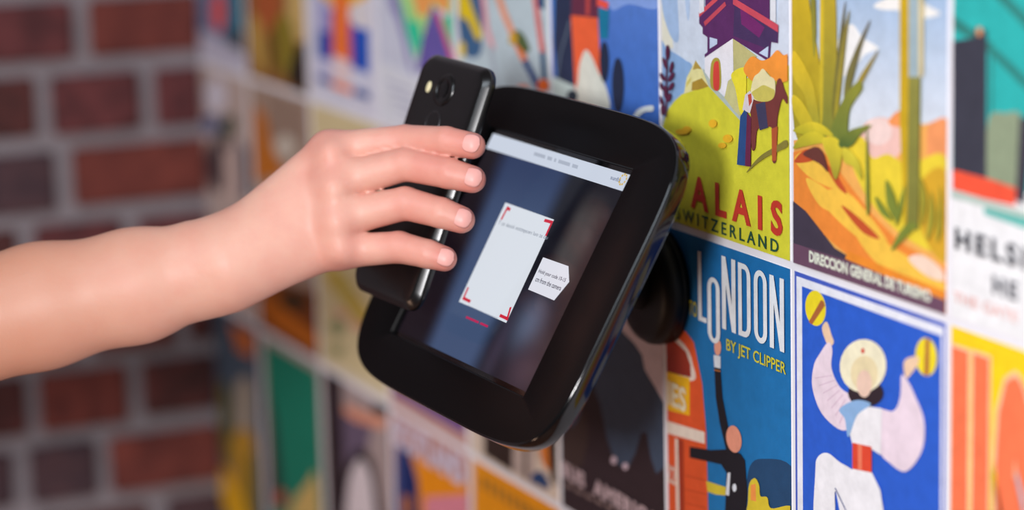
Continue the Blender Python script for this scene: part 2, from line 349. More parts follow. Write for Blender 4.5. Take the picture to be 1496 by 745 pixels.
# --- harbour poster
q = Poster(-1, 'T', 'white and teal HELSINKI poster with dark funnel and red hull')
q.F('f0f0f1')
q.P('2db1ae', [(1391, -160), (1700, -100), (1700, 390), (1391, 302)]); q.R('2db1ae', (1391, -140), (1640, 300))
q.F('f0f0f1', 0, 0, 1, .335)
q.P('2f7f78', [(1391, 40), (1440, 70), (1500, 130), (1600, 250), (1600, 236), (1500, 112), (1440, 55), (1391, 20)]); q.P('2f7f78', [(1440, -20), (1520, 60), (1600, 130), (1600, 112), (1520, 40), (1450, -30)])
q.P('2f7f78', [(1448, 60), (1452, 60), (1452, 200), (1448, 200)])
q.S('8f9c80', [(1446, 175), (1470, 165), (1496, 175), (1494, 285), (1446, 268)])
q.P('3a3b48', [(1394, 60), (1424, 55), (1428, 40), (1444, 44), (1443, 262), (1394, 250)]); q.E('e0a070', 1433, 46, 4, 7)
q.P('3f3d48', [(1492, 170), (1510, 175), (1500, 300), (1486, 292)])
q.P('f2583c', [(1394, 247), (1450, 262), (1487, 275), (1486, 301), (1440, 290), (1394, 276)])
q.P('b9c9c0', [(1391, 276), (1440, 290), (1600, 338), (1600, 352), (1440, 302), (1391, 288)]); q.P('55b8ae', [(1440, 303), (1600, 345), (1600, 368), (1440, 312)])
q.T('33333f', 'HELSINKI', (1399, 363), (1399, 331), (1490, 392), .03, 1.3, 1.95)
q.T('55555f', 'HE', (1454, 428), (1454, 401), (1490, 440), .03, 1.3)
q.T('f0c6c0', 'THE GATE', (1397, 440), (1397, 424), (1490, 470), .02, 1.1, 1.0)
q.done()

# --- liner poster
q = Poster(2, 'T', 'blue ocean liner poster with orange funnel and white arch')
q.F('1f64c4', c2='6e92dc'); q.S('8aa8e8', [(890, -20), (962, -30), (962, 12), (920, 6), (895, 14)]); q.S('4a86d8', [(803, -40), (820, -40), (816, 40), (806, 60)])
q.P('2b3552', [(814, -80), (842, -80), (844, 145), (816, 118), (810, 60)]); q.P('6a3048', [(838, -80), (878, -80), (876, 27), (836, 23)]); q.P('c04a48', [(858, -60), (864, -60), (863, 22), (857, 22)])
q.L('5c6a7c', [(834, 30), (820, 80), (815, 118)], 3)
q.P('f8683c', [(836, 22), (875, 26), (880, 115), (888, 160), (846, 150), (842, 130)]); q.S('e8e9dc', [(857, 73), (866, 82), (876, 105), (888, 130), (890, 162), (844, 150), (846, 118), (849, 92)])
q.P('d3e6e2', [(801, 108), (842, 126), (842, 150), (801, 136)]); q.E('2f3a48', 838, 140, 8, 9)
q.P('187fa4', [(876, 12), (892, 14), (890, 56), (879, 56)]); q.P('f2584a', [(874, -4), (892, 4), (889, 14), (874, 8)]); q.E('27304a', 885, 90, 7, 30); q.E('27304a', 905, 124, 9, 40)
q.S('e4ecee', [(926, 174), (932, 162), (942, 156), (956, 154), (956, 162), (945, 163), (936, 170), (932, 182)])
q.done()

# --- skis poster
q = Poster(3, 'T', 'pale grey blue poster with crossing orange lines, beside the ocean liner')
q.F('c0d2da'); q.S('3f6690', [(668, -40), (705, -40), (706, 30), (702, 80), (676, 70)]); q.S('e9cb1e', [(672, -40), (684, -10), (694, 20), (705, 50), (698, 58), (684, 30), (672, 20)]); q.E('e9cb1e', 676, 72, 5, 12)
q.L('eaa3ab', [(704, -30), (712, 40), (722, 72)], 7); q.L('a9b4c0', [(718, 66), (728, 132)], 6)
q.L('f0a07a', [(722, -30), (738, 20), (752, 52)], 9); q.L('f2803c', [(750, 48), (770, 92)], 9); q.L('2f4c86', [(768, 88), (790, 130)], 9)
q.L('dd7a76', [(780, -30), (788, 30), (795, 78)], 8); q.L('2f567c', [(794, 76), (798, 130)], 7); q.P('25507c', [(784, -40), (797, -40), (797, 14), (788, 10)])
q.S('56673c', [(745, 62), (756, 44), (768, 52), (776, 72), (768, 76), (756, 64)]); q.E('d9a82a', 752, 56, 6, 9); q.E('f0702e', 796, 124, 9, 9); q.E('f09a80', 766, 128, 9, 5)
q.done()

# --- peaks poster
q = Poster(4, 'T', 'purple peak poster with green and orange facets behind the phone')
q.F('d2d6e8'); q.S('8a87bc', [(566, -40), (580, -10), (590, 30), (600, 80), (604, 110), (596, 90), (584, 40), (570, 5)])
q.P('b7e28c', [(576, -40), (662, -40), (662, 20), (634, 10), (622, 60), (610, 85), (596, 50)]); q.P('2bd2a4', [(584, -20), (598, 28), (614, 34), (617, 58), (607, 86), (597, 52)]); q.P('f8a95c', [(594, -40), (662, -40), (656, 20), (640, 8), (634, 2), (624, 24), (612, 22)])
q.P('6a5caa', [(634, 4), (645, 40), (656, 76), (664, 100), (610, 105), (617, 60)]); q.P('46cf9c', [(648, 26), (662, 20), (662, 78), (654, 56)]); q.L('e7607c', [(640, 16), (650, 46), (664, 90)], 6)
q.S('dfe2ec', [(556, 95), (600, 110), (640, 120), (664, 130), (664, 220), (556, 190)])
for k in range(4): q.L('b4b6cc', [(565+k*6, 118+k*14), (600+k*6, 131+k*14)], 4)
q.done()

q = Poster(5, 'T', 'poster of blue and orange stripes under yellow with pale lettering')
q.F('dcdcec'); q.P('f8b81e', [(464, -90), (540, -90), (540, -5), (512, 10), (488, 10), (464, -12)]); q.P('a9a8da', [(463, -12), (486, 14), (486, 60), (464, 50)]); q.P('e6e0e4', [(512, 12), (540, -4), (540, 44), (516, 42)])
q.P('1c4cb0', [(465, 44), (486, 48), (486, 92), (465, 84)]); q.P('1656c4', [(516, 38), (540, 44), (541, 108), (516, 100)]); q.P('8a3fa8', [(483, 14), (490, 14), (490, 92), (484, 90)]); q.P('8a3fa8', [(509, 30), (518, 34), (519, 98), (511, 96)])
q.P('fa7c38', [(488, -10), (510, -10), (514, 96), (487, 88)]); q.P('f0d8da', [(487, 80), (514, 90), (515, 122), (487, 116)])
q.P('c8c8e6', [(464, 82), (487, 88), (487, 116), (464, 108)]); q.P('dadcf0', [(515, 98), (541, 108), (541, 132), (515, 124)])
q.P('2a3f98', [(465, 108), (486, 117), (486, 126), (465, 118)]); q.P('f57c3c', [(487, 117), (516, 128), (517, 138), (487, 127)]); q.P('244a9c', [(519, 128), (542, 136), (542, 146), (519, 139)])
q.done()

q = Poster(6, 'T', 'brown and olive poster with black corner next to the striped one')
q.F('8f6232'); q.P('b05a30', [(372, -80), (416, -80), (408, 50), (392, 62), (372, 20)]); q.P('cfae6c', [(418, -80), (446, -80), (446, 60), (430, 62), (420, 20)]); q.S('c09a4c', [(368, 20), (384, 40), (392, 104), (378, 96), (368, 60)])
q.S('8c7a26', [(404, 30), (420, 20), (432, 60), (428, 110), (412, 104), (402, 70)]); q.S('6e4a1e', [(390, 60), (402, 40), (406, 100), (396, 104)]); q.P('1f1a1c', [(424, 100), (434, 70), (448, 60), (448, 140), (424, 122)])
q.done()

q = Poster(7, 'T', 'slate blue poster with red oval and teal band at the brick corner')
q.F('6c7c9e'); q.P('136f88', [(334, -60), (362, -60), (362, 56), (336, 46)]); q.P('3f4852', [(330, 40), (366, 50), (366, 90), (335, 72)]); q.E('e2524a', 320, 16, 10, 30); q.P('c0bdd0', [(285, 42), (310, 50), (335, 66), (366, 84), (366, 116), (285, 90)])
q.done()

# --- middle row
q = Poster(-1, 'M', 'yellow poster with giant orange US lettering')
q.F('fbd31c'); q.S('b9c4d2', [(1466, 700), (1474, 655), (1490, 630), (1520, 620), (1560, 700), (1540, 800), (1470, 780)]); q.S('8fa3bc', [(1463, 720), (1470, 690), (1480, 700), (1474, 745), (1464, 745)])
for x0, x1, y0 in ((1393, 1412, 506), (1424, 1442, 516)):
    q.R('fbc9a0', (x0-3, y0-6), (x1+3, 1000)); q.R('fa7a50', (x0, y0), (x1, 1000))
q.T('fbc9a0', 'S', (1451, 960), (1451, 528), (1512, 985), .14); q.T('fa7a50', 'S', (1456, 950), (1456, 537), (1507, 970), .12)
q.done()

q = Poster(0, 'M', 'blue poster with white and pink rounded dancer shape and yellow discs')
q.F('eceef6'); q.F('4660c4'); q.F('eceef8', .014, 0, .986, .988)
q.R('2c60ce', (1173, 418), (1374, 900))
q.E('f5df2a', 1193, 450, 15, 26, -.08); q.P('b0683a', [(1183, 470), (1188, 474), (1207, 446), (1205, 440), (1201, 438)])
q.E('f5df2a', 1355, 521, 16, 28, -.05); q.P('b0683a', [(1354, 494), (1360, 495), (1359, 548), (1352, 548)])
q.S('f2cfae', [(1203, 478), (1210, 470), (1217, 490), (1220, 500), (1213, 506), (1206, 492)]); q.S('f2cfae', [(1322, 535), (1326, 524), (1342, 520), (1344, 530), (1334, 545), (1326, 552)])
q.S('efdce8', [(1212, 500), (1200, 516), (1191, 534), (1189, 566), (1203, 604), (1231, 628), (1248, 618), (1254, 585), (1230, 566), (1217, 538), (1218, 510)])
for k in range(7): q.L('d8bccf', [(1193+k*6, 552+k*11), (1218+k*4, 548+k*7)], 1.2)
q.S('efdce8', [(1320, 548), (1329, 556), (1339, 576), (1353, 614), (1350, 657), (1327, 688), (1303, 676), (1287, 655), (1284, 600), (1308, 600), (1318, 580)])
q.E('33262e', 1268, 574, 26, 20); q.E('f6efcf', 1264, 534, 34, 39, .1); q.E('ecdcb0', 1266, 545, 20, 26); q.E('f2d0bc', 1266, 560, 11, 20); q.E('d84a3a', 1264, 512, 2.5, 4)
q.P('f4f2f5', [(1248, 590), (1292, 596), (1290, 664), (1276, 655), (1249, 650), (1242, 620)])
q.S('8fb6e2', [(1230, 597), (1254, 584), (1276, 590), (1256, 606), (1243, 638), (1238, 612)])
q.P('e14a32', [(1249, 646), (1277, 652), (1277, 690), (1249, 684)]); q.P('f08060', [(1257, 648), (1263, 649), (1263, 686), (1257, 685)])
q.S('f3f2f6', [(1195, 690), (1198, 668), (1212, 661), (1230, 674), (1256, 696), (1264, 760), (1238, 770), (1224, 716), (1222, 770), (1194, 770)]); q.P('f3f2f6', [(1249, 684), (1278, 690), (1290, 715), (1300, 780), (1258, 780)])
q.L('3a4a88', [(1224, 712), (1240, 745)], 1.5)
q.done()

q = Poster(1, 'M', 'blue TO LONDON BY JET CLIPPER poster with orange bus and black post')
q.F('1d76b4', c2='1a6fae'); q.S('23486e', [(1094, 690), (1120, 670), (1162, 690), (1162, 800), (1094, 800)])
q.P('e2592b', [(960, 478), (990, 478), (1003, 484), (1015, 500), (1027, 560), (1033, 632), (1037, 800), (960, 800)])
q.S('e8d8cc', [(960, 492), (990, 494), (1006, 510), (1013, 530), (1014, 556), (960, 544)]); q.P('8e2c22', [(960, 497), (988, 499), (1003, 513), (1010, 532), (1011, 551), (960, 540)], 'b8442c')
q.P('f2bb1c', [(960, 538), (1009, 552), (1009, 607), (960, 594)]); q.P('eedfd0', [(960, 610), (1031, 631), (1031, 648), (960, 628)])
q.P('a83a20', [(992, 640), (1000, 643), (1002, 800), (994, 800)]); q.P('eedfd0', [(988, 640), (992, 641), (995, 800), (991, 800)])
for k in range(4): q.L('c24a24', [(1002, 694+k*20), (1034, 702+k*20)], 1.5)
q.P('d8c43a', [(1034, 702), (1052, 708), (1066, 712), (1066, 724), (1048, 722), (1036, 718)])
q.P('dfe6ee', [(1045, 518), (1055, 520), (1055, 538), (1046, 536)]); q.E('e9a48c', 1051, 507, 5, 12)
q.P('1d1b23', [(1046, 536), (1055, 538), (1058, 580), (1066, 622), (1074, 660), (1064, 660), (1054, 618), (1048, 580)]); q.L('c8783a', [(1046, 540), (1055, 542)], 1.5)
q.P('1d1b23', [(1010, 652), (1040, 657), (1066, 656), (1084, 662), (1091, 672), (1094, 720), (1088, 800), (1060, 800), (1064, 690), (1056, 678), (1010, 668)])
q.E('e89a80', 1075, 641, 11, 20, -.15); q.P('e2e6ee', [(1066, 690), (1070, 690), (1068, 724), (1063, 722)]); q.E('dfe6ee', 1076, 712, 3, 6)
q.S('dcc434', [(1096, 730), (1098, 706), (1106, 698), (1112, 708), (1114, 724), (1124, 726), (1130, 742), (1160, 740), (1160, 780), (1096, 780)]); q.P('f0964a', [(1100, 708), (1107, 706), (1108, 732), (1100, 730)])
W = 'e7ecf0'
q.block(W, 'L', (1024, 467), (1024, 366), (1036, 471), .42, .07); q.block(W, 'O', (1038, 497), (1038, 402), (1056, 503), .3, .07)
for ch, x0, x1 in (('N', 1059, 1079), ('D', 1083, 1101), ('O', 1106, 1125), ('N', 1129, 1150)):
    yb, yt = 479+(x0-1059)*.39, 373+(x0-1059)*.39
    q.block(W, ch, (x0, yb), (x0, yt), (x1, yb+7), .29, .075)
q.new_line()
q.T('cfc632', 'TO', (1010, 459), (1010, 437), (1022, 463), .01); q.new_line(); q.T('d3cd3a', 'BY JET CLIPPER', (1065, 516), (1065, 494), (1152, 554), .012); q.new_line()
q.T('ece2c2', 'IES', (979, 590), (979, 555), (1006, 599), .03); q.new_line(); q.T('e0c8b8', '22', (978, 702), (978, 676), (991, 706), .02)
q.done()

q = Poster(2, 'M', 'dark mountain poster lettered SUS AMERICA under the tablet')
q.F('dccdd4'); q.P('445268', [(820, 330), (880, 420), (909, 482), (928, 502), (939, 518), (943, 540), (956, 562), (974, 594), (974, 900), (815, 900)])
q.P('33252a', [(815, 640), (828, 600), (840, 640), (852, 590), (866, 560), (878, 590), (888, 640), (896, 664), (906, 680), (918, 684), (930, 660), (938, 632), (946, 632), (952, 668), (960, 692), (974, 680), (974, 900), (815, 900)])
q.S('3f2f2c', [(824, 640), (840, 620), (856, 600), (860, 640), (850, 680), (826, 690)])
q.E('d8c0cc', 898, 672, 4, 6); q.E('d8c0cc', 915, 681, 4, 5)
q.T('c0a8ac', 'SUS  AMERICA', (824, 695), (824, 672), (966, 772), .06, 1.15)
for k in range(7): q.P('8a7470', [(827+k*15, 704+k*8), (838+k*15, 710+k*8), (838+k*15, 715+k*8), (827+k*15, 709+k*8)])
q.done()

q = Poster(3, 'M', 'cream bordered poster with dark brown and orange print below the tablet')
q.F('d9c6b4'); q.F('cdb7a4', .1, .1, .92, .95); q.P('33241f', [(708, 500), (750, 520), (750, 690), (708, 664)]); q.P('b9a59c', [(750, 600), (782, 600), (782, 710), (750, 688)]); q.P('6e6058', [(766, 620), (772, 620), (772, 700), (766, 700)])
q.P('d6782a', [(786, 620), (802, 630), (806, 690), (796, 680), (790, 660)]); q.P('2a1c1c', [(800, 620), (814, 630), (814, 712), (806, 700)]); q.S('2a4470', [(776, 700), (786, 688), (798, 694), (804, 714), (790, 710)])
q.done()
q = Poster(4, 'M', 'plain purple poster peeking out below the tablet edge'); q.F('c89a92'); q.F('6b4b8c', .04, .045, .97, .97); q.done()
q = Poster(5, 'M', 'cream and sandy yellow poster beside the tablet corner')
q.F('d9c79a'); q.S('c9ac52', [(480, 380), (500, 400), (530, 440), (545, 470), (530, 480), (500, 440), (478, 410)]); q.E('8e9268', 494, 478, 10, 14); q.E('dba488', 500, 458, 12, 6, .4); q.E('dba488', 522, 476, 14, 6, .4); q.E('98986a', 494, 512, 10, 8); q.E('c9b25a', 505, 420, 8, 20); q.P('e2d4b8', [(466, 520), (575, 575), (575, 600), (466, 540)])
q.done()
q = Poster(6, 'M', 'brown clock house poster with orange foot behind the wrist')
q.F('a58c7c'); q.P('c06f22', [(372, 150), (390, 170), (400, 220), (420, 255), (372, 265)])
for k in range(6): q.L('7a5f52', [(396+k*9, 134+k*4), (396+k*9, 200+k*4)], 3)
q.E('c8bcae', 418, 214, 15, 18); q.P('7a3e14', [(372, 400), (470, 430), (470, 540), (372, 480)]); q.S('c46a16', [(380, 445), (400, 436), (440, 470), (464, 492), (466, 512), (430, 492), (400, 474)]); q.E('3a2c18', 430, 440, 20, 12); q.E('a85a14', 400, 440, 10, 16)
q.done()
q = Poster(7, 'M', 'white poster with blue and dark green figures at the brick corner')
q.F('bda9a2'); q.E('d8d4e2', 316, 140, 14, 26); q.E('56648f', 310, 182, 13, 14); q.E('3c4632', 334, 186, 11, 20, .3); q.E('4c3f44', 322, 240, 20, 40); q.P('cdb4ac', [(328, 220), (346, 210), (350, 290), (330, 290)]); q.P('2f3850', [(350, 200), (364, 220), (366, 290), (354, 290)]); q.P('b8683c', [(366, 130), (378, 130), (378, 260), (368, 260)])
q.done()

# --- bottom row
q = Poster(3, 'B', 'orange poster with faint brown lettering under the cream bordered one')
q.F('e0c0ac'); q.P('ea950e', [(694, 640), (830, 742), (830, 900), (694, 900)])
for k in range(9): q.P('a8742a', [(704+k*11, 694+k*6.8), (711+k*11, 698+k*6.8), (711+k*11, 716+k*6.8), (704+k*11, 712+k*6.8)])
q.done()
q = Poster(4, 'B', 'poster with pale SCOTLAND lettering over navy and orange hills')
q.F('c98e80'); q.P('4a5a92', [(578, 650), (588, 650), (590, 900), (578, 900)]); q.P('1a2a64', [(586, 646), (596, 648), (606, 684), (616, 720), (622, 900), (586, 900)]); q.P('f2930c', [(602, 660), (684, 706), (684, 900), (622, 900), (612, 700)]); q.P('e28a9a', [(622, 726), (684, 722), (684, 900), (622, 900)]); q.P('b06a3a', [(588, 722), (602, 726), (602, 760), (588, 760)])
q.T('d9cbdc', 'SCOTLAND', (577, 648), (577, 606), (682, 708), .06)
q.done()
q = Poster(5, 'B', 'grey poster with white arch and black edge under the cream poster')
q.F('aa9694'); q.P('2a1d24', [(474, 540), (500, 555), (506, 760), (482, 760)]); q.P('6a5a70', [(500, 600), (545, 620), (530, 690), (505, 690)]); q.P('e0977a', [(504, 590), (540, 604), (566, 612), (562, 628), (520, 615), (504, 604)]); q.E('352c2c', 556, 598, 12, 8, .4)
q.S('2f262a', [(502, 780), (504, 700), (516, 664), (532, 655), (548, 680), (556, 730), (558, 790)]); q.S('e0d2d6', [(508, 790), (510, 710), (520, 678), (530, 672), (542, 695), (548, 740), (548, 790)])
q.done()
q = Poster(6, 'B', 'green poster with sandy hill, below the brown clock house')
q.F('b09a90'); q.F('127a62', .06, 0, .97, .97); q.P('1c2a2a', [(392, 560), (404, 620), (412, 700), (420, 740), (396, 740)]); q.S('ccac66', [(420, 770), (432, 730), (450, 706), (462, 690), (468, 740), (466, 780)]); q.E('b84a32', 412, 728, 8, 12)
q.done()
q = Poster(7, 'B', 'slate poster with orange patch and yellow leaves at the brick corner')
q.F('475566'); q.P('c4692c', [(336, 470), (372, 488), (370, 524), (348, 512)]); q.S('a89a88', [(346, 570), (358, 550), (368, 570), (366, 660), (350, 660)]); q.S('66602e', [(322, 560), (336, 580), (340, 680), (326, 660)]); q.S('b88a2e', [(340, 640), (372, 640), (376, 760), (346, 760)]); q.S('e2a914', [(318, 680), (332, 688), (356, 730), (366, 770), (340, 770), (324, 720)]); q.S('6a6420', [(362, 680), (372, 660), (376, 760), (364, 750)])
q.done()

# ------------------------------------------------------------------ tablet kiosk on its wall mount
TC = Vector((-.2701, -.1103, -.0038))
TR_ = Vector((.99853922, .05260892, -.01231816)); TU = Vector((-.01612571, .50775444, .86135091)); TN = Vector((.05156934, -.85989402, .50786107))
TM = Matrix(((TR_.x, TU.x, TN.x, TC.x), (TR_.y, TU.y, TN.y, TC.y), (TR_.z, TU.z, TN.z, TC.z), (0, 0, 0, 1)))
BLACK = plain('satin_black_plastic', '090809', .36, noise=.15, scale=300, spec=.1)
GLOSS = plain('glossy_black_plastic', '08080a', .1, noise=.1, spec=.5)
RUBBER = plain('matt_black_rubber', '060606', .45, noise=.2, scale=200, spec=.3)
GLASS = plain('black_display_glass', '040405', .06, spec=.5)
kiosk = bpy.data.objects.new('tablet_kiosk', None); col.objects.link(kiosk); kiosk.matrix_world = TM
tag(kiosk, 'black tablet enclosure with lit screen on a round wall mount', 'tablet')
HX, HY, NE, CNT = .1262, .0945, 5.7, 144
def sup(s, z, dz=0):
    out = []
    for i in range(CNT):
        a = 2*math.pi*i/CNT; c, si = math.cos(a), math.sin(a)
        out.append(((HX-s)*math.copysign(abs(c)**(2/NE), c), (HY-s)*math.copysign(abs(si)**(2/NE), si), z))
    return out
SW, SH = .0800, .0631
def recto(hx, hy, z):
    out = []
    for x, y, _ in sup(0, 0):
        k = max(abs(x)/HX, abs(y)/HY); px_, py_ = x/HX/k, y/HY/k
        out.append((px_*hx, py_*hy, z))
    # snap nearest points to the corners
    for sx in (-1, 1):
        for sy in (-1, 1):
            j = min(range(CNT), key=lambda i: (out[i][0]-sx*hx)**2+(out[i][1]-sy*hy)**2); out[j] = (sx*hx, sy*hy, z)
    return out
front = loft([recto(SW+.0026, SH+.0026, -.0022), recto(SW+.0030, SH+.0030, .0004), recto(SW+.0036, SH+.0036, .0008), sup(.006, .0008), sup(.0012, .0006)], False, False)
o = link('front_bezel', bm_mesh('front_bezel', front), BLACK, kiosk)
smooth(o.data)
shell = loft([sup(.0012, .0006), sup(.0006, .0003), sup(.0002, -.0004), sup(0, -.0014), sup(0, -.0085), sup(.0008, -.0098), sup(.012, -.013), sup(.03, -.022), sup(.045, -.026)], False, True)
o = link('back_shell', bm_mesh('back_shell', shell, True), GLOSS, kiosk)
bm = bmesh.new(); box_bm(bm, (-SW-.003, -SH-.003, -.006), (SW+.003, SH+.003, -.0019))
screen = link('screen', bm_mesh('screen', bm), GLASS, kiosk); screen['label'] = 'lit tablet screen showing a mirrored camera view'
def tab_loc(x, y, d=0.0):
    v = Vector(ray(x, y)); o_ = Vector(CAM); P = TC+TN*d; t = (P-o_).dot(TN)/v.dot(TN); h = o_+v*t-TC
    return h.dot(TR_), h.dot(TU)
# camera view: a vertex-coloured grid of soft bands
nx, ny = 80, 64
V = []; C = []
blobs = [((850, 330), (18, 60), 'band'), ]
def mix(a, b, t): return [a[i]*(1-t)+b[i]*t for i in range(3)]
def sst(a, b, x): t = min(1, max(0, (x-a)/(b-a))); return t*t*(3-2*t)
ca, cb, cc, cd, ce = (lin(h) for h in ('120c15', '43567a', '0c0d18', '504c4c', '0d0b10'))
for j in range(ny+1):
    for i in range(nx+1):
        u, v = i/nx, j/ny
        c = mix(ca, cb, sst(.12, .26, u+.10*(v-.5)))
        c = mix(c, lin('23365e'), .85*sst(.55, .95, v)); c = mix(c, ca, 1-sst(.10, .26, u+.10*(v-.5)))
        c = mix(c, cc, sst(.55, .68, u))
        c = mix(c, cd, .8*sst(.74, .84, u)*sst(.35, .6, v)*(1-.9*sst(.88, 1.0, u))*(1-sst(.74, .92, v)))
        g = math.exp(-(((u-.82)/.09)**2+((v-.26)/.12)**2)); c = mix(c, lin('62708c'), .75*g)
        g = math.exp(-(((u-.92)/.12)**2+((v-.07)/.12)**2)); c = mix(c, lin('4d3d4a'), .8*g)
        g = math.exp(-(((u-.70)/.05)**2+((v-.12)/.2)**2)); c = mix(c, lin('4a4258'), .5*g)
        V.append((-SW+2*SW*u, -SH+2*SH*v, -.0018)); C.append(c)
Fq = [(j*(nx+1)+i, j*(nx+1)+i+1, (j+1)*(nx+1)+i+1, (j+1)*(nx+1)+i) for j in range(ny) for i in range(nx)]
me = bpy.data.meshes.new('camera_view'); me.from_pydata(V, [], Fq)
at = me.color_attributes.new('ink', 'FLOAT_COLOR', 'POINT'); at.data.foreach_set('color', [x for c in C for x in (*c, 1)])
link('camera_view', me, GLOW, screen)
ui_rect = (-SW, SW, -SH, SH)
def ui(name, build, z):
    p = Print(ui_rect, 2e-5, z); build(p); return p.build(name, screen, GLOW, lambda x, y, h: (x, y, h))
def ui_text(p, txt, lb, lt, rb, color, bold=0., mirror=False):
    a, t, b = (Vector(tab_loc(*k)) for k in (lb, lt, rb)); ex, ey = b-a, t-a
    vs_, fs = flat_text(txt, bold)
    if mirror: vs_ = [(1-u, v) for u, v in vs_]
    p.raw([tuple(a+ex*u+ey*v) for u, v in vs_], fs, color)
def ui_dashes(p, lb, lt, rb, color, lens):
    # writing too small to read in the photograph: a row of word-length strokes
    a, t, b = (Vector(tab_loc(*k)) for k in (lb, lt, rb)); ex, ey = b-a, t-a; tot = sum(lens)+.06*(len(lens)-1); u = 0
    for l in lens:
        q = [a+ex*(u/tot), a+ex*((u+l)/tot), a+ex*((u+l)/tot)+ey, a+ex*(u/tot)+ey]; p.poly([tuple(k) for k in q], color); u += l+.06
def quad(p, pts, color, c2=None): p.poly([tab_loc(*k) for k in pts], color, c2)
def bar(p):
    p.poly([(-SW, SH-.0095), (SW, SH-.0095), (SW, SH), (-SW, SH)], 'd9e2f2')
    ui_dashes(p, (776, 225), (777.5, 220), (840, 245), 'b6bfd0', (.3, .12, .05, .3, .14))
    ui_text(p, 'sunfix', (888, 260), (890, 254), (903, 265), '7f8aa6', .02)
    cx, cy = tab_loc(907, 260.5)
    for k in range(9):
        a0, a1 = k*2*math.pi/9+.12, (k+1)*2*math.pi/9-.12
        p.poly([(cx+.0036*math.cos(a0), cy+.0036*math.sin(a0)), (cx+.0036*math.cos(a1), cy+.0036*math.sin(a1)), (cx+.0024*math.cos(a1), cy+.0024*math.sin(a1)), (cx+.0024*math.cos(a0), cy+.0024*math.sin(a0))], 'e0b92c')
ui('status_bar', bar, -.0017)
def card(p):
    quad(p, [(735, 294), (806, 319), (736, 470), (667, 439)], 'e9eff8')
    ui_text(p, 'uo at oul recepttion kiosk to T', (723, 327), (726, 320), (795, 350), '8f97a6', .01, True)
    for a, b, c in (((738, 302), (729, 319), (742, 305)), ((803, 323), (792, 320), (794, 343)), ((674, 434), (681, 418), (684, 439)), ((738, 464), (727, 459), (743, 447))):
        A = Vector(tab_loc(*a))
        for e in (b, c):
            B = Vector(tab_loc(*e)); d = (B-A).normalized(); n = Vector((-d.y, d.x))*.0009
            p.poly([tuple(A-d*.0009+n), tuple(B+n), tuple(B-n), tuple(A-d*.0009-n)], 'd8203c')
    quad(p, [(680, 444), (724, 463), (724, 464), (680, 445)], 'a9b2c4')
    ui_dashes(p, (677, 463), (678.5, 460), (709, 477), 'c41f58', (.5, .3))
ui('ticket_card', card, -.00165)
def sticker(p):
    quad(p, [(790, 374), (827, 387), (828, 410), (806, 437), (768, 421)], 'eef0fb')
    ui_text(p, 'Hold your code 10-15', (782, 398), (785, 391), (821, 412), '2a2c4a', .012)
    ui_text(p, 'cm from the camera', (778, 409), (781, 402), (815, 423), '2a2c4a', .012)
ui('hint_sticker', sticker, -.00165)
# wall mount: plate, neck and knob (lathed), under the kiosk
def lathe(name, prof, A, B, mat, n=64):
    A, B = Vector(A), Vector(B); d = (B-A).normalized(); e1 = d.orthogonal().normalized(); e2 = d.cross(e1)
    rings = [[A+d*h+(e1*math.cos(2*math.pi*i/n)+e2*math.sin(2*math.pi*i/n))*r for i in range(n)] for h, r in prof]
    inv = TM.inverted(); rings = [[tuple(inv @ p) for p in r] for r in rings]
    return link(name, bm_mesh(name, loft(rings), True), mat, kiosk)
MC = Vector((-.2965, 0, -.0370)); BK = TC-TN*.026
lathe('wall_plate', [(.0004, .0330), (.0012, .0342), (.004, .0345), (.0048, .0341), (.0052, .0341), (.006, .0345), (.011, .0338), (.0145, .0315), (.0165, .027), (.0172, .018), (.0176, .012)], MC, MC+Vector((0, -1, 0)), RUBBER)
lathe('neck', [(0, .014), (.01, .0135), (.03, .0125), ((BK-MC).length-.012, .013), ((BK-MC).length, .014)], MC+Vector((0, -.012, 0)), BK, RUBBER, 40)
lathe('tilt_knob', [(0, .003), (.0006, .0085), (.002, .0105), (.012, .0108), (.022, .0108), (.0245, .009), (.025, .003)], BK+Vector((-.0125, .022, -.012)), BK+Vector((.0125, .022, -.012)), GLOSS, 32)

# ------------------------------------------------------------------ phone
PS = .96
PHW, PHL, PHT = .0726*PS, .147*PS, .0082
PX = Vector((.984, .167, -.058)).normalized(); PY = Vector((-.009, .372, .928)); PN = PX.cross(PY).normalized(); PY = PN.cross(PX)
PO = Vector(CAM)+(Vector((-.3834, -.1138, .0216))-Vector(CAM))*PS + PN*.003
phone = bpy.data.objects.new('smartphone', None); col.objects.link(phone)
PMX = Matrix(((PX.x, PY.x, PN.x, PO.x), (PX.y, PY.y, PN.y, PO.y), (PX.z, PY.z, PN.z, PO.z), (0, 0, 0, 1))); phone.matrix_world = PMX
tag(phone, 'black smartphone held by its edges, back camera facing out', 'phone')
def rrect(ins, z, rad=.0105, k=10):
    hx, hy = PHW/2-ins, PHL/2-ins; r = max(rad-ins*.6, .003); out = []
    for cx, cy, a0 in ((hx-r, hy-r, 0), (-hx+r, hy-r, 90), (-hx+r, -hy+r, 180), (hx-r, -hy+r, 270)):
        for i in range(k+1):
            a = math.radians(a0+90*i/k); out.append((cx+r*math.cos(a), cy+r*math.sin(a), z))
    return out
PHB = plain('phone_black_soft', '0f0d0e', .27, noise=.1, scale=400, spec=.5)
body = loft([rrect(.0012, -PHT), rrect(.0002, -PHT+.0008), rrect(0, -PHT+.002), rrect(0, -.0046), rrect(.0003, -.0040), rrect(.0006, -.0036), rrect(.0032, -.0011), rrect(.0038, -.0007), rrect(.005, -.0003), rrect(.008, 0), rrect(.014, .0002)])
link('body', bm_mesh('body', body, True), PHB, phone)
bm = bmesh.new(); box_bm(bm, (-PHW/2+.003, -PHL/2+.011, -PHT-.0003), (PHW/2-.003, PHL/2-.011, -PHT+.0004), .0002, 1)
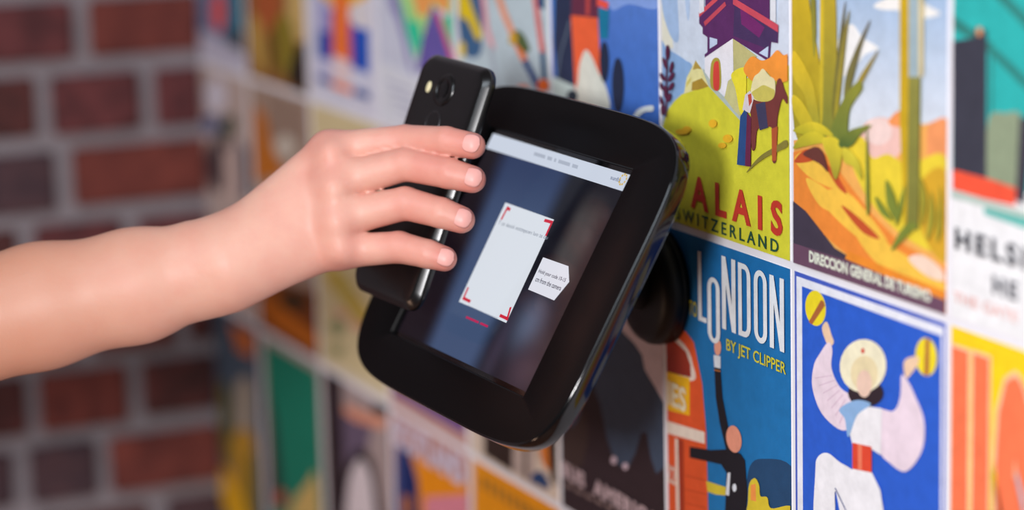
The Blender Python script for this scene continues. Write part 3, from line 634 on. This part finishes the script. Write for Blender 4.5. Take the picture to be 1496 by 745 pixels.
link('display', bm_mesh('display', bm), plain('phone_display', 'c9d2e0', .15, emit=.3), phone)
def ploc(x, y):
    v = Vector(ray(x, y)); o_ = Vector(CAM); h = o_+v*((PO-o_).dot(PN)/v.dot(PN))-PO; return h.dot(PX), h.dot(PY)
def disc(name, x, y, prof, mat, sx=1, sy=1, n=40):
    rings = [[(x+r*sx*math.cos(2*math.pi*i/n), y+r*sy*math.sin(2*math.pi*i/n), h) for i in range(n)] for h, r in prof]
    return link(name, bm_mesh(name, loft(rings, False), True), mat, phone)
lx, ly = ploc(648, 131); lx += .001
disc('camera_bump', lx, ly, [(-.0005, .0098), (.0006, .0094), (.0013, .0080), (.0016, .0066), (.0012, .0060), (.0009, .0058), (.0009, .0001)], PHB)
disc('camera_lens', lx, ly, [(.00092, .0045), (.0011, .0040), (.0012, .0025), (.0012, .0001)], GLASS)
fx, fy = ploc(627, 127)
disc('camera_flash', fx, fy, [(-.0002, .0026), (.0006, .0026), (.0008, .0022), (.0008, .0001)], plain('flash_lens', 'e8dcae', .25, spec=.9), .8, 1.25)
gx, gy = ploc(632, 180)
disc('fingerprint_ring', gx, gy, [(-.0003, .0075), (.0006, .0073), (.0007, .0068), (.0003, .0062), (.0, .0058), (-.0001, .0001)], plain('sensor_ring_grey', '3a373a', .25, metal=.6))

# ------------------------------------------------------------------ the person's forearm and hand (signed distance field -> one mesh)
def P3(x, y, D): return np.array([(x-IW/2)/FPX*D, -(y-IH/2)/FPX*D, D])
VOX = .0014
D0 = 1.495
fingers = [  # MCP, PIP, DIP, tip: pixel x, y, depth; radii in mm
    [((482, 219, 1.507), 9.8), ((592, 205, 1.497), 8.3), ((652, 206, 1.482), 7.7), ((690, 213, 1.4765), 7.0)],
    [((486, 268, 1.500), 10.7), ((592, 240, 1.489), 8.9), ((655, 253, 1.478), 8.2), ((690, 262, 1.4755), 7.2)],
    [((490, 320, 1.497), 10.5), ((592, 297, 1.487), 8.9), ((645, 311, 1.478), 8.1), ((674, 321, 1.4765), 7.2)],
    [((498, 367, 1.499), 9.2), ((583, 361, 1.488), 8.5), ((625, 371, 1.480), 7.6), ((649, 378, 1.4785), 6.7)],
    [((410, 345, 1.525), 13.), ((462, 325, 1.552), 10.5), ((525, 310, 1.568), 8.8), ((563, 298, 1.5745), 7.6)]]
palm = [  # cones: (a, ra, b, rb)
    ((338, 352, D0+.012), 14, (480, 223, D0+.014), 11.2), ((335, 368, D0+.004), 15.5, (484, 273, D0+.008), 11.5),
    ((340, 390, D0+.002), 16, (488, 322, D0+.006), 11.2), ((345, 408, D0+.006), 14.5, (496, 362, D0+.008), 10),
    ((345, 380, D0+.022), 16, (470, 300, D0+.024), 12), ((345, 360, D0+.02), 15, (425, 320, D0+.042), 13)]
arm = [((60, 447, D0+.01), 33.6, (200, 417, D0+.01), 30.4), ((200, 417, D0+.01), 30.4, (300, 392, D0+.008), 25.5), ((300, 392, D0+.008), 25.5, (345, 376, D0+.008), 21),
       ((-380, 560, D0+.0), 39, (60, 447, D0+.01), 33.6), ((-640, 650, D0+.0), 41, (-380, 560, D0+.0), 39)]
knuckles = [((486, 226, D0+.000), 7.5), ((490, 276, D0-.006), 8.0), ((494, 326, D0-.008), 7.5), ((500, 366, D0-.006), 6.5)]
allp = [P3(*c[0]) for c in arm]+[P3(*c[2]) for c in arm]+[P3(*j[0]) for f in fingers for j in f]
lo = np.min(allp, 0)-.05; hi = np.max(allp, 0)+.02; lo[1] -= 0; hi[2] += .02; lo[2] = D0-.055
sh = np.ceil((hi-lo)/VOX).astype(int)
gx_, gy_, gz_ = (lo[i]+VOX*np.arange(sh[i], dtype=np.float32) for i in range(3))
BIG = np.float32(.2)
def cone(a, ra, b, rb, dscale=1.0):
    a, b = np.array(a), np.array(b); m = max(ra, rb)+.022
    i0 = np.maximum(((np.minimum(a, b)-m-lo)/VOX).astype(int), 0); i1 = np.minimum(((np.maximum(a, b)+m-lo)/VOX).astype(int)+1, sh)
    sl = tuple(slice(p, q) for p, q in zip(i0, i1))
    X, Y, Z = np.meshgrid(gx_[sl[0]]-a[0], gy_[sl[1]]-a[1], (gz_[sl[2]]-a[2]), indexing='ij', sparse=True)
    d = b-a; L2 = max(float(d@d), 1e-12)
    t = np.clip((X*d[0]+Y*d[1]+Z*d[2])/L2, 0, 1)
    dist = np.sqrt((X-t*d[0])**2+(Y-t*d[1])**2+((Z-t*d[2])*dscale)**2)-(ra+(rb-ra)*t)
    return sl, dist.astype(np.float32)
def smin(a, b, k):
    h = np.maximum(k-np.abs(a-b), 0)/k; return np.minimum(a, b)-h*h*k*.25
def add(Fd, prim, k):
    sl, d = prim; Fd[sl] = smin(Fd[sl], d, k)
Pf = np.full(sh, BIG, np.float32)
for a, ra, b, rb in arm: add(Pf, cone(P3(*a), ra/1000, P3(*b), rb/1000, 1.28), .01)
for a, ra, b, rb in palm: add(Pf, cone(P3(*a), ra/1000, P3(*b), rb/1000), .012)
for c_, r_ in knuckles: add(Pf, cone(P3(*c_), r_/1000, P3(*c_)+1e-5, r_/1000), .012)
res = Pf.copy()
for fi, f in enumerate(fingers):
    Ff = np.full(sh, BIG, np.float32)
    for (a, ra), (b, rb) in zip(f[:-1], f[1:]): add(Ff, cone(P3(*a), (ra+.35)/1000, P3(*b), (rb+.35)/1000), .0012)
    res = np.minimum(res, smin(Pf, Ff, .007))
# naive surface nets
inside = res < 0
cell = np.zeros(sh-1, np.int8)
corners = [(i, j, k) for i in (0, 1) for j in (0, 1) for k in (0, 1)]
def sub(A, o): return A[o[0]:o[0]+sh[0]-1, o[1]:o[1]+sh[1]-1, o[2]:o[2]+sh[2]-1]
for o_ in corners: cell += sub(inside, o_)
act = np.argwhere((cell > 0) & (cell < 8))
ids = np.full(sh-1, -1, np.int32); ids[tuple(act.T)] = np.arange(len(act))
vals = {o_: res[act[:, 0]+o_[0], act[:, 1]+o_[1], act[:, 2]+o_[2]] for o_ in corners}
acc = np.zeros((len(act), 3)); cnt = np.zeros(len(act))
for o_ in corners:
    for axn in range(3):
        if o_[axn]: continue
        o2 = tuple(o_[i]+(i == axn) for i in range(3)); a, b = vals[o_], vals[o2]; mk = (a < 0) != (b < 0)
        t = np.where(mk, a/np.where(mk, a-b, 1), 0); pt = np.tile(np.array(o_, float), (len(act), 1)); pt[:, axn] += t
        acc[mk] += pt[mk]; cnt[mk] += 1
vert = lo+VOX*(act+acc/cnt[:, None])
quads = []
for axn in range(3):
    b1, b2 = (axn+1) % 3, (axn+2) % 3
    s0 = [slice(1, sh[i]-1) for i in range(3)]; s0[axn] = slice(0, sh[axn]-1); s1 = list(s0); s1[axn] = slice(1, sh[axn])
    A, B = inside[tuple(s0)], inside[tuple(s1)]
    e = np.argwhere(A != B)
    if not len(e): continue
    base = e+np.array([0 if i == axn else 1 for i in range(3)])
    flip = A[tuple(e.T)]
    d1 = np.zeros(3, int); d1[b1] = 1; d2 = np.zeros(3, int); d2[b2] = 1
    q4 = np.stack([ids[tuple((base-d1-d2).T)], ids[tuple((base-d2).T)], ids[tuple(base.T)], ids[tuple((base-d1).T)]], 1)
    q4[~flip] = q4[~flip][:, ::-1]
    quads.append(q4)
quads = np.concatenate(quads); quads = quads[(quads >= 0).all(1)]
world = CAM+vert[:, :1]*RT+vert[:, 1:2]*UP+vert[:, 2:]*fw
org = P3(200, 417, D0); orgw = CAM+org[0]*RT+org[1]*UP+org[2]*fw
# note: camera axes were only used to sculpt; the arm is ordinary world geometry
me = bpy.data.meshes.new('person'); me.from_pydata((world-orgw).tolist(), [], quads.tolist()); smooth(me)
# skin tint: redder over knuckles, joints and fingertips
arm_dim = 1/(1+np.exp((vert[:, 0]-P3(190, 0, D0)[0])/.045))  # forearm's weaker cool light put into the skin colour, darker and warmer leftwards
red = np.zeros(len(vert))
for f in fingers[:4]:
    for (c_, r_), s_, k_ in zip(f, (11, 8, 6, 8), (.55, .7, .35, .9)):
        red = np.maximum(red, 1.1*k_*np.exp(-((vert-P3(*c_))**2).sum(1)/(2*(s_/1000)**2)))
fgx = (vert[:, 0]-P3(560, 0, 1.49)[0])/.03
red = np.maximum(red, .42/(1+np.exp(-3*fgx)))
at = me.color_attributes.new('tint', 'FLOAT_COLOR', 'POINT'); at.data.foreach_set('color', np.stack([red, arm_dim, red*0, np.ones_like(red)], 1).astype(np.float32).ravel())
def skin_material():
    m, N, L, b = new_mat('skin')
    a = N.new('ShaderNodeAttribute'); a.attribute_name = 'tint'
    g = N.new('ShaderNodeTexCoord'); t = N.new('ShaderNodeTexNoise'); t.inputs['Scale'].default_value = 45; t.inputs['Detail'].default_value = 5
    L.new(g.outputs['Object'], t.inputs['Vector'])
    mr = N.new('ShaderNodeMapRange'); mr.inputs[1].default_value = .35; mr.inputs[2].default_value = .75; mr.inputs[3].default_value = 0; mr.inputs[4].default_value = .35
    L.new(t.outputs['Fac'], mr.inputs[0])
    ad = N.new('ShaderNodeMath'); ad.operation = 'ADD'; ad.use_clamp = True; sx = N.new('ShaderNodeSeparateColor'); L.new(a.outputs['Color'], sx.inputs[0]); L.new(mr.outputs[0], ad.inputs[0]); L.new(sx.outputs[0], ad.inputs[1])
    mx = N.new('ShaderNodeMix'); mx.data_type = 'RGBA'; mx.inputs[6].default_value = (*lin('dcab99'), 1); mx.inputs[7].default_value = (*lin('cd7a6e'), 1)
    L.new(ad.outputs[0], mx.inputs[0])
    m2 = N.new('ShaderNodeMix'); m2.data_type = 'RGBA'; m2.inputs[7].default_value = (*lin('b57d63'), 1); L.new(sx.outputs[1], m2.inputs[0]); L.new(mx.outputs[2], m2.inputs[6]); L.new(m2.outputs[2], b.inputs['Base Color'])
    b.inputs['Subsurface Weight'].default_value = .22; b.inputs['Subsurface Radius'].default_value = (1, .35, .2); b.inputs['Subsurface Scale'].default_value = .006
    b.inputs['Roughness'].default_value = .48; b.inputs['Specular IOR Level'].default_value = .35
    t2 = N.new('ShaderNodeTexNoise'); t2.inputs['Scale'].default_value = 420; t2.inputs['Detail'].default_value = 3; L.new(g.outputs['Object'], t2.inputs['Vector'])
    bp = N.new('ShaderNodeBump'); bp.inputs['Strength'].default_value = .12; bp.inputs['Distance'].default_value = .0006; L.new(t2.outputs['Fac'], bp.inputs['Height']); L.new(bp.outputs[0], b.inputs['Normal'])
    return m
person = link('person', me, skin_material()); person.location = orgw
tag(person, 'bare forearm and hand reaching out, fingers wrapped around a black phone', 'person')
NAIL = plain('fingernail_pink', 'e0a299', .42, noise=.05, spec=.35)
for f in fingers[:4]:
    (d_, rd), (t_, rt) = f[2], f[3]
    dp, tp = P3(*d_), P3(*t_); axis = tp-dp; axis /= np.linalg.norm(axis)
    nrm = np.array([.25, .12, -1.0]); nrm -= axis*(nrm@axis); nrm /= np.linalg.norm(nrm); side = np.cross(axis, nrm)
    ctr = tp+axis*.0012; rings = []
    pts = []; fs = []; nu, nv = 10, 12
    for i in range(nu+1):
        for j in range(nv+1):
            a = (i/nu*2-1)*1.0; l = (j/nv*2-1)
            wd = max(0.0, 1-abs(l)**3)**.5*.94            # rounded ends
            rr = rt/1000*(.985+.05*(1-l*l)) + .00015
            drop = rt/1000*.30*max(0, l)**2
            p = ctr+axis*l*.0048+side*math.sin(a*.82*wd)*rr+nrm*(math.cos(a*.82*wd)*rr-drop)
            pts.append(p)
    pts = np.array(pts); pw = CAM+pts[:, :1]*RT+pts[:, 1:2]*UP+pts[:, 2:]*fw-orgw
    for i in range(nu):
        for j in range(nv): k = i*(nv+1)+j; fs.append((k, k+1, k+nv+2, k+nv+1))
    mn = bpy.data.meshes.new('fingernail'); mn.from_pydata(pw.tolist(), [], fs); smooth(mn)
    no = link('fingernail', mn, NAIL, person); sd = no.modifiers.new('thickness', 'SOLIDIFY'); sd.thickness = .0006; sd.offset = 0
